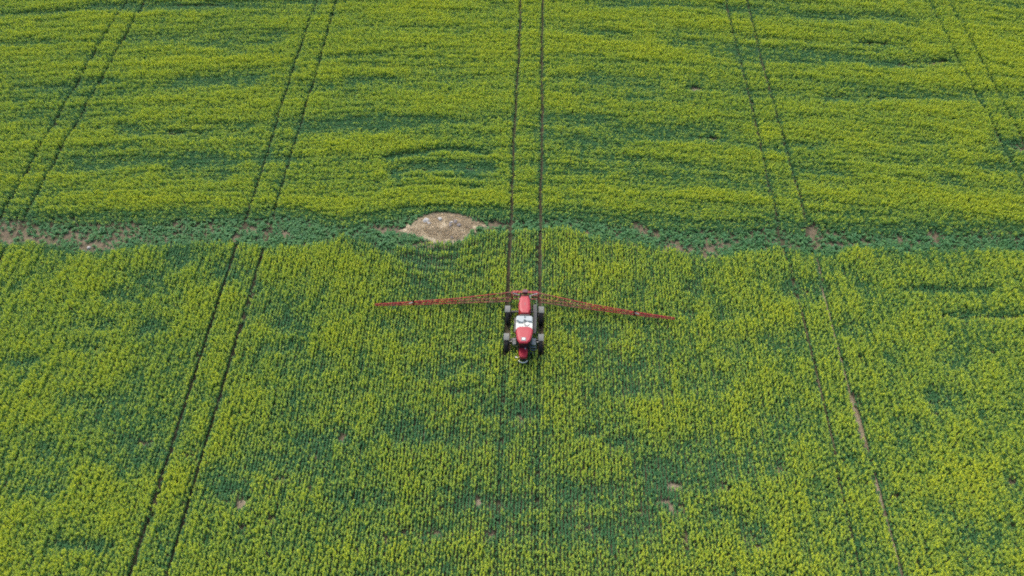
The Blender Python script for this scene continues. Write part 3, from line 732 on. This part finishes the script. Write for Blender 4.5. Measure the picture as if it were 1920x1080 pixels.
# ------------------------------------------------------------------ crop sprayer (front faces -Y)
SX, SY = 0.13, 46.9
def build_sprayer():
    t = bpy.data.objects.new('crop_sprayer', None)
    link(t); t.location = (SX, SY, 0.0)
    tag(t, 'red self-propelled crop sprayer with white tank and wide folding booms spread over the field', 'sprayer')
    def L(x, y, z): return (x - SX, y - SY, z)          # field to machine coordinates

    # frame: two rails, cross members, belly plate
    bm = bmesh.new()
    for s in (-1, 1):
        add_box(bm, (s * .40, .05, 1.12), (.12, 6.0, .20))
    for y in (-2.7, -1.75, -.4, .7, 1.4, 2.6):
        add_box(bm, (0, y, 1.13), (.68, .12, .14))
    add_box(bm, (0, .9, .99), (.72, 2.6, .05))
    obj('frame', bm, M_DARK, t, bevel=.01)

    # axles with drop legs, wheels, fenders
    for ya in (-1.72, 1.42):
        bm = bmesh.new()
        add_box(bm, (0, ya, 1.30), (2.3, .16, .13))
        for s in (-1, 1):
            add_box(bm, (s * 1.16, ya, 1.06), (.14, .16, .6))
            add_tube(bm, (s * 1.16, ya, .80), (s * 1.36, ya, .80), .13)
            add_tube(bm, (s * .45, ya + .2, 1.2), (s * 1.1, ya + .05, 1.0), .04)
        obj('axle', bm, M_DARK, t, bevel=.012)
        for s in (-1, 1):
            cx = s * 1.53
            bm = bmesh.new()
            prof = [(.50, -.13), (.60, -.155), (.72, -.16), (.785, -.13), (.80, -.06), (.80, .06), (.785, .13), (.72, .16), (.60, .155), (.50, .13)]
            seg = 40
            rows = [[bm.verts.new((cx + w, ya + r * math.cos(6.2832 * k / seg), .80 + r * math.sin(6.2832 * k / seg))) for r, w in prof] for k in range(seg)]
            for k in range(seg):
                a, b = rows[k], rows[(k + 1) % seg]
                for i in range(len(prof)):
                    j = (i + 1) % len(prof)
                    bm.faces.new((a[i], a[j], b[j], b[i]))
            for k in range(22):                            # chevron lugs
                for sd in (-1, 1):
                    an = 6.2832 * (k + (.5 if sd > 0 else 0)) / 22
                    M = Matrix.Translation((cx, ya, .80)) @ Matrix.Rotation(an, 4, 'X') @ Matrix.Translation((sd * .075, 0, .81)) @ Matrix.Rotation(sd * .6, 4, 'Z') @ Matrix.Diagonal((.16, .045, .05, 1))
                    r = bmesh.ops.create_cube(bm, size=1.0); bmesh.ops.transform(bm, matrix=M, verts=r['verts'])
            w = obj('wheel', bm, M_TYRE, t)
            bm = bmesh.new()
            add_tube(bm, (cx - .12, ya, .80), (cx + .12, ya, .80), .49, seg=28)
            add_tube(bm, (cx + s * .10, ya, .80), (cx + s * .155, ya, .80), .17, seg=16)
            for k in range(8):
                an = 6.2832 * k / 8
                add_tube(bm, (cx + s * .10, ya + .12 * math.cos(an), .8 + .12 * math.sin(an)), (cx + s * .17, ya + .12 * math.cos(an), .8 + .12 * math.sin(an)), .018, seg=6)
            obj('rim', bm, M_GREY, w)
            # fender: plate arched along the wheel, rear half
            bm = bmesh.new()
            pts = []
            for k in range(7):
                an = math.radians(62 + 44 * k / 6)         # from front-top to rear-top
                pts.append((ya + .12 - .92 * math.cos(an) * -1 * -1, .80 + .93 * math.sin(an)))
            for half in (0,):
                up = [[bm.verts.new((cx + u, y, z)) for u in (-.24, .24)] for y, z in pts]
                dn = [[bm.verts.new((cx + u, y, z - .035)) for u in (-.24, .24)] for y, z in pts]
                for a, b in zip(range(6), range(1, 7)):
                    bm.faces.new((up[a][0], up[a][1], up[b][1], up[b][0]))
                    bm.faces.new((dn[a][0], dn[b][0], dn[b][1], dn[a][1]))
                    for i in (0, 1):
                        bm.faces.new((up[a][i], up[b][i], dn[b][i], dn[a][i]))
                for e in (0, 6):
                    bm.faces.new((up[e][0], up[e][1], dn[e][1], dn[e][0]))
            f = obj('fender', bm, M_FEND, t)
            bm = bmesh.new()
            add_path(bm, [(s * 1.2, ya + .05, 1.2), (s * 1.24, ya + .15, 1.62), (cx - s * .1, ya + .16, 1.69)], .025)
            obj('bracket', bm, M_GREY, f)

    # pale tank, dark strips on its top painting the shadowed gap at the lid
    bm = bmesh.new()
    y0, y1 = 45.05 - SY, 46.66 - SY
    def rect(xa, xb, ya, yb, c):
        return [(xa + c, ya), (xb - c, ya), (xb, ya + c), (xb, yb - c), (xb - c, yb), (xa + c, yb), (xa, yb - c), (xa, ya + c)]
    base = rect(-.71, .76, y0, y1, .10)
    cxm, cym = .025, (y0 + y1) / 2
    add_loft(bm, [scaled(base, 1.25, .72, .9, cxm, cym), scaled(base, 1.7, 1, 1, cxm, cym), scaled(base, 2.70, 1, 1, cxm, cym), scaled(base, 2.80, .97, .97, cxm, cym)])
    tank = obj('tank', bm, M_WHITE, t, bevel=.03)
    bm = bmesh.new()                                        # raised rear half of the top
    ring = [(-.66, .06 - 1.05 + .25), (-.25, -.97), (-.05, -.97), (-.05, -.80), (.12, -.80), (.71, -.86), (.71, y1 - .10), (.62, y1 - .04), (-.58, y1 - .04), (-.66, y1 - .10)]
    add_loft(bm, [scaled(ring, 2.78, 1, 1), scaled(ring, 2.87, 1, 1), scaled(ring, 2.90, .96, .94, cxm, -.55)])
    obj('tank_lid', bm, M_TANK, tank)
    for a, b in (((-.66, -.80), (-.42, -1.02)), ((-.42, -1.02), (-.08, -1.00)), ((.12, -.86), (.71, -.93))):
        d = Vector((b[0] - a[0], b[1] - a[1]))
        bm = bmesh.new()
        add_box(bm, ((a[0] + b[0]) / 2, (a[1] + b[1]) / 2, 2.815), (d.length + .04, .12, .03), 0, math.atan2(d.y, d.x))
        obj('gap_shade', bm, M_SLATE, tank)  # slate strip laid on the top, its dark colour stands for shadow
    bm = bmesh.new()
    add_tube(bm, (.06, -.42, 2.86), (.06, -.42, 2.94), .085, seg=16); add_tube(bm, (.06, -.42, 2.94), (.06, -.42, 2.96), .06, seg=16)
    obj('filler_cap', bm, M_SLATE, tank)
    bm = bmesh.new()
    add_tube(bm, (.06, -.78, 2.80), (.06, -.78, 3.02), .075, .06, 12); add_path(bm, [(.06, -.80, 2.9), (.06, -1.1, 2.86), (.12, -1.35, 2.82)], .03)
    obj('vent_pipe', bm, M_SLATE, tank)
    bm = bmesh.new()
    add_tube(bm, (.28, -1.13, 2.79), (.28, -1.13, 2.87), .19, seg=20)
    obj('manhole_lid', bm, M_WHITE, tank, bevel=.012)

    # engine cover at the rear
    bm = bmesh.new()
    oc = .04
    ring = [(x - SX, y - SY) for x, y in ((-.2, 49.06), (.47, 49.06), (.60, 48.6), (.64, 48.13), (.64, 47.52), (.52, 47.09), (-.12, 47.08), (-.33, 47.45), (-.36, 48.2), (-.30, 48.7))]
    cy = 48.1 - SY
    add_loft(bm, [scaled(ring, 1.25, 1.02, .98, oc, cy), scaled(ring, 2.3, 1.12, 1.02, oc, cy), scaled(ring, 2.60, 1.06, 1.0, oc, cy), scaled(ring, 2.72, .93, .94, oc, cy), scaled(ring, 2.75, .6, .7, oc, cy)])
    ec = obj('engine_cover', bm, M_RED, t, bevel=.025)
    bm = bmesh.new()
    add_box(bm, (.05, cy + .0, 2.756), (.035, .28, .012))
    obj('latch', bm, M_SLATE, ec)
    for s in (-1, 1):
        bm = bmesh.new()
        add_box(bm, (oc + s * .575, cy, 1.95), (.02, 1.1, .5))
        for k in range(7):
            add_box(bm, (oc + s * .585, cy - .48 + k * .16, 1.95), (.02, .05, .46))
        obj('grille', bm, M_BLACK, ec)
    bm = bmesh.new()
    add_path(bm, [(.50, cy + .78, 2.1), (.50, cy + .82, 2.75), (.50, cy + .92, 2.86)], .055, 10)
    obj('exhaust_pipe', bm, M_LIGHTST, ec)
    bm = bmesh.new()
    add_box(bm, (oc - .46, cy + .8, 2.05), (.16, .3, .7))
    obj('air_filter', bm, M_SLATE, ec, bevel=.02)
    bm = bmesh.new()
    add_box(bm, (oc + .0, cy - 1.14, 1.95), (.86, .14, 1.3))
    obj('radiator', bm, M_BLACK, ec, bevel=.02)

    # cab: glass body, dark pillars, red roof
    bm = bmesh.new()
    fl = [(-.48, -2.95), (.52, -2.95), (.66, -2.55), (.68, -1.98), (-.64, -1.98), (-.62, -2.55)]
    up = [(-.38, -3.22), (.42, -3.22), (.66, -2.70), (.70, -1.95), (-.66, -1.95), (-.62, -2.70)]
    add_loft(bm, [[(x, y, 1.28) for x, y in fl], [(x, y, 1.62) for x, y in fl]])
    cab = obj('cab', bm, M_DARK, t, bevel=.03)
    def pane(name, i, j, parent):
        a, b = Vector((*fl[i], 1.64)), Vector((*fl[j], 1.64)); c, d = Vector((*up[j], 3.0)), Vector((*up[i], 3.0))
        nrm = (b - a).cross(d - a).normalized()
        bm = bmesh.new()
        mid = (a + b + c + d) / 4
        q = [p + (mid - p) * .07 for p in (a, b, c, d)]
        add_loft(bm, [[tuple(p - nrm * .01) for p in q], [tuple(p + nrm * .012) for p in q]])
        return obj(name, bm, M_GLASS, parent)
    for i in range(6):
        pane('window' if i else 'windscreen', i, (i + 1) % 6, cab)
    for i in range(6):
        bm = bmesh.new()
        add_tube(bm, (*fl[i], 1.6), (*up[i], 3.04), .045)
        obj('pillar', bm, M_BLACK, cab)
    bm = bmesh.new()
    add_box(bm, (.02, -2.35, 1.72), (.5, .5, .14)); add_box(bm, (.02, -2.08, 2.1), (.46, .12, .65)); add_tube(bm, (.02, -2.85, 1.6), (.02, -2.7, 2.05), .03)
    add_tube(bm, (.02, -2.72, 2.04), (.02, -2.69, 2.07), .19, seg=16)
    obj('seat', bm, M_BLACK, cab, bevel=.02)
    bm = bmesh.new()
    rr = [(x - SX, y - SY) for x, y in ((-.20, 45.22), (.48, 45.24), (.80, 45.12), (.92, 44.86), (.90, 44.55), (.80, 44.1), (.70, 43.70), (.44, 43.46), (-.18, 43.45), (-.40, 43.72), (-.49, 44.2), (-.55, 44.6), (-.54, 44.92), (-.42, 45.12))]
    cx, cy2 = .06, 44.4 - SY
    add_loft(bm, [scaled(rr, 3.0, .94, .94, cx, cy2), scaled(rr, 3.06, 1, 1, cx, cy2), scaled(rr, 3.14, .985, .985, cx, cy2), scaled(rr, 3.22, .86, .88, cx, cy2), scaled(rr, 3.235, .5, .5, cx, cy2)])
    roof = obj('cab_roof', bm, M_RED, cab, smooth=False, bevel=.02)
    bm = bmesh.new()
    add_box(bm, (.01, 43.82 - SY, 3.245), (.29, .27, .06))
    obj('roof_lamp', bm, M_WHITE, roof, bevel=.025)
    bm = bmesh.new()
    add_box(bm, (.01, 43.82 - SY, 3.228), (.40, .36, .03))
    obj('lamp_base', bm, M_SLATE, roof, bevel=.01)

    # mirrors on arms
    for s in (-1, 1):
        bm = bmesh.new()
        add_path(bm, [(s * .58 + .02, -2.75, 2.85), (s * 1.02 + .08, -2.92, 2.62), (s * 1.14 + .08, -2.90, 2.3)], .025)
        m = obj('mirror_arm', bm, M_GREY, t)
        bm = bmesh.new()
        add_box(bm, (s * 1.16 + .08, -2.9, 2.42), (.20, .07, .36))
        mh = obj('mirror', bm, M_BLACK, m, bevel=.02)
        bm = bmesh.new()
        add_box(bm, (s * 1.16 + .08, -2.855, 2.42), (.17, .02, .32))
        obj('mirror_frame', bm, M_LIGHTST, mh)

    # front hood with black grille, white bumper bar, lamp
    bm = bmesh.new()
    ring = [(x - SX, y - SY) for x, y in ((-.12, 44.32), (.34, 44.32), (.47, 44.1), (.50, 43.5), (.46, 43.2), (.34, 43.03), (.24, 42.98), (-.0, 42.98), (-.12, 43.03), (-.23, 43.2), (-.26, 43.5), (-.24, 44.1))]
    hx, hy = -.01, 43.55 - SY
    add_loft(bm, [scaled(ring, 1.15, .96, .96, hx, hy), scaled(ring, 1.55, 1.02, 1.0, hx, hy), scaled(ring, 1.72, .98, 1.0, hx, hy), scaled(ring, 1.78, .84, .92, hx, hy)])
    hood = obj('hood', bm, M_RED, t, bevel=.02)
    bm = bmesh.new()
    for i, z in enumerate((1.20, 1.29, 1.38, 1.47)):
        add_box(bm, (hx, 42.98 - SY, z), (.50, .07, .055))
    add_box(bm, (hx, 42.99 - SY, 1.33), (.54, .04, .36))
    obj('grille', bm, M_BLACK, hood)
    bm = bmesh.new()
    add_box(bm, (-.05, 44.12 - SY, 1.79), (.34, .12, .05))
    obj('air_scoop', bm, M_BLACK, hood)
    bm = bmesh.new()
    arc = [(hx + .40 * math.sin(a), 43.22 - SY - .34 * math.cos(a), 1.04) for a in [math.radians(v) for v in range(-72, 73, 12)]]
    for a, b in zip(arc[:-1], arc[1:]):
        add_tube(bm, a, b, .05, seg=8)
    obj('bumper', bm, M_WHITE, hood)
    bm = bmesh.new()
    add_tube(bm, (.18, 43.85 - SY, 1.76), (.18, 43.85 - SY, 1.82), .065, seg=14)
    obj('lamp', bm, M_WHITE, hood)
    bm = bmesh.new()
    add_path(bm, [(hx - .25, 43.15 - SY, 1.45), (hx - .5, 43.1 - SY, 1.5)], .018); add_box(bm, (hx - .58, 43.1 - SY, 1.5), (.2, .06, .09))
    obj('indicator', bm, M_LIGHTST, hood)

    # walkway, ladder and rails on the machine's left side (east)
    bm = bmesh.new()
    add_box(bm, (.97, .55, 1.44), (.24, 3.3, .06))
    add_box(bm, (.82, .55, 1.32), (.06, 3.3, .16))
    wk = obj('walkway', bm, M_DARK, t, bevel=.01)
    bm = bmesh.new()
    for y in (-1.05, -.2, .6, 1.4, 2.15):
        add_tube(bm, (1.09, y, 1.47), (1.09, y, 2.35), .018)
    add_tube(bm, (1.09, -1.05, 2.35), (1.09, 2.15, 2.35), .02); add_tube(bm, (1.09, -1.05, 1.92), (1.09, 2.15, 1.92), .016)
    obj('handrail', bm, M_GREY, wk)
    bm = bmesh.new()
    add_box(bm, (.86, -1.98, 1.40), (.42, .72, .05)); add_box(bm, (.86, -2.40, 1.15), (.46, .16, .04)); add_box(bm, (.88, -2.50, .86), (.46, .14, .04)); add_box(bm, (.90, -2.60, .57), (.46, .12, .04))
    for x in (.62, 1.1):
        add_tube(bm, (x, -2.33, 1.4), (x + .03, -2.66, .50), .022)
    obj('steps', bm, M_SLATE, t)
    bm = bmesh.new()                                       # toolbox and hydraulics on the other side
    add_box(bm, (-.82, -2.0, 1.30), (.30, .7, .28))
    obj('tool_box', bm, M_GREY, t, bevel=.03)
    bm = bmesh.new()
    add_box(bm, (-.80, -.1, 1.22), (.20, 1.6, .24))
    obj('battery_box', bm, M_DARK, t, bevel=.03)
    for s in (-1, 1):
        for y in (-1.6, 1.3):
            bm = bmesh.new()
            add_path(bm, [(s * .5, y, 1.35), (s * .95, y + .05, 1.42), (s * 1.2, y - .1, 1.15)], .022)
            obj('hose', bm, M_BLACK, t)

    # boom: lift frame, centre rack, two folding wings
    for s in (-1, 1):
        bm = bmesh.new()
        add_tube(bm, (s * .38, 2.35, 1.2), (s * .42, 3.05, 1.95), .055); add_tube(bm, (s * .38, 2.55, .95), (s * .42, 3.05, 1.35), .055)
        add_tube(bm, (s * .39, 2.45, 1.1), (s * .42, 3.05, 1.35), .03); add_tube(bm, (s * .42, 3.03, 1.3), (s * .42, 3.03, 1.97), .04)
        obj('lift_arm', bm, M_DARK, t)
    bm = bmesh.new()
    yb = 3.18
    for z in (1.15, 1.55, 1.98):
        add_box(bm, (.03, yb - (.02 if z > 1.5 else .12), z), (2.42, .09, .09), 0 if z > 1.9 else 1)
    for x in (-1.15, -.75, -.35, .41, .81, 1.21):
        add_box(bm, (x, yb - .06, 1.56), (.07, .07, .78), 1)
    for a, b in ((-1.15, -.75), (-.35, -.75), (.41, .81), (1.21, .81)):
        add_tube(bm, (a, yb - .07, 1.18), (b, yb - .03, 1.95), .025, mi=1)
    for s in (-1, 1):
        add_box(bm, (.03 + s * 1.2, yb - .1, 1.5), (.10, .16, .9))
    add_box(bm, (.03, yb + .1, 2.02), (2.3, .05, .05))
    for x in (-1.1, -.6, .66, 1.16):
        add_box(bm, (x, yb + .04, 2.0), (.05, .14, .05))
    rack = obj('boom_rack', bm, [M_BOOM, M_DUSTY], t)
    bm = bmesh.new()
    add_box(bm, (.03, yb + .02, 2.0), (.46, .34, .32)); add_box(bm, (.03, yb + .24, 1.9), (.22, .12, .4))
    obj('valve_block', bm, M_MAROON, rack, bevel=.02)
    bm = bmesh.new()
    add_tube(bm, (-.5, yb - .2, 1.8), (-1.1, yb - .16, 2.05), .035)
    obj('cylinder', bm, M_LIGHTST, rack)
    bm = bmesh.new()
    add_tube(bm, (.55, yb - .2, 1.8), (1.16, yb - .16, 2.05), .035)
    obj('cylinder', bm, M_LIGHTST, rack)

    def wing(nodes_top, nodes_bot, depth0, depth1):
        """triangular truss: top chord, front and rear bottom chords"""
        P = [(Vector(L(*a)), Vector(L(*b))) for a, b in zip(nodes_top, nodes_bot)]
        parts = []
        for k in range(3):
            (ta, ba), (tb, bb) = P[k], P[k + 1]
            bm = bmesh.new()
            nb = (7, 7, 6)[k]
            def at(u):
                T = ta.lerp(tb, u); B = ba.lerp(bb, u)
                d = depth0 + (depth1 - depth0) * ((k + u) / 3)
                return T, B, B + Vector((0, d, 0)) * (1 if True else 0)
            r = (.040, .034, .030)[k]
            for i in range(nb):
                u0, u1 = i / nb, (i + 1) / nb
                A, Bq = at(u0), at(u1)
                for q in range(3):
                    add_tube(bm, A[q], Bq[q], r, seg=6, mi=2 if (k == 0 and q == 0 and i > 1) else 0)
                add_tube(bm, A[0], A[1], r * .7, seg=5); add_tube(bm, A[0], A[2], r * .7, seg=5); add_tube(bm, A[1], A[2], r * .7, seg=5)
                add_tube(bm, A[0] if i % 2 else A[1], Bq[1] if i % 2 else Bq[0], r * .6, seg=5)
                add_tube(bm, A[0] if i % 2 else A[2], Bq[2] if i % 2 else Bq[0], r * .6, seg=5)
                add_tube(bm, A[1] if i % 2 else A[2], Bq[2] if i % 2 else Bq[1], r * .5, seg=5)
            A = at(1.0)
            add_tube(bm, A[0], A[1], r * 1.2, seg=6); add_tube(bm, A[0], A[2], r * 1.2, seg=6)
            # spray line with nozzle bodies
            for i in range(nb * 2):
                u = (i + .5) / (nb * 2)
                T, B, Rr = at(u)
                c = (B + Rr) / 2 + Vector((0, 0, -.05))
                add_box(bm, c, (.035, .035, .10), 1)
            a0, a1 = at(0.02), at(.98)
            add_tube(bm, (a0[1] + a0[2]) / 2, (a1[1] + a1[2]) / 2, .016, seg=6, mi=1)
            parts.append((bm, at))
        return parts

    def build_wing(top, bot):
        ps = wing(top, bot, .42, .16)
        inner = obj('boom', ps[0][0], [M_DUSTY, M_BLACK, M_BOOM], t)
        mid = obj('boom_section', ps[1][0], [M_BOOM, M_BLACK], inner)
        tip = obj('boom_tip', ps[2][0], [M_BOOM, M_BLACK], inner)
        for (bm_, at), par, w in ((ps[1], inner, .03), (ps[2], inner, .022)):
            T, B, Rr = at(0.0); T2, B2, R2 = at(.11)
            bm = bmesh.new()
            add_tube(bm, T.lerp(B, .3) + Vector((0, -.02, .04)), T2.lerp(B2, .45) + Vector((0, -.05, .02)), w * 1.3, seg=8)
            obj('cylinder', bm, M_LIGHTST, par)
            bm = bmesh.new()
            for P in (T, B, Rr):
                add_box(bm, P, (.16, .10, .11))
            for P, Q in ((T, B), (B, Rr), (Rr, T)):
                add_tube(bm, P, Q, .04)
            obj('hinge', bm, M_BOOM, par)
    build_wing([(-1.12, 50.05, 2.0), (-6.1, 49.47, 1.62), (-10.1, 49.15, 1.42), (-13.62, 48.9, 1.22)],
               [(-1.15, 49.72, 1.08), (-6.1, 49.35, 1.05), (-10.1, 49.06, 1.05), (-13.62, 48.83, 1.05)])
    build_wing([(1.38, 50.02, 2.0), (6.15, 49.14, 1.62), (10.17, 48.55, 1.42), (13.77, 48.12, 1.22)],
               [(1.40, 49.70, 1.08), (6.15, 49.02, 1.05), (10.17, 48.46, 1.05), (13.77, 48.05, 1.05)])
build_ground()
build_tracks()
build_mound()
build_dry_patches()
build_sprayer()
build_rocks()
plant_field()
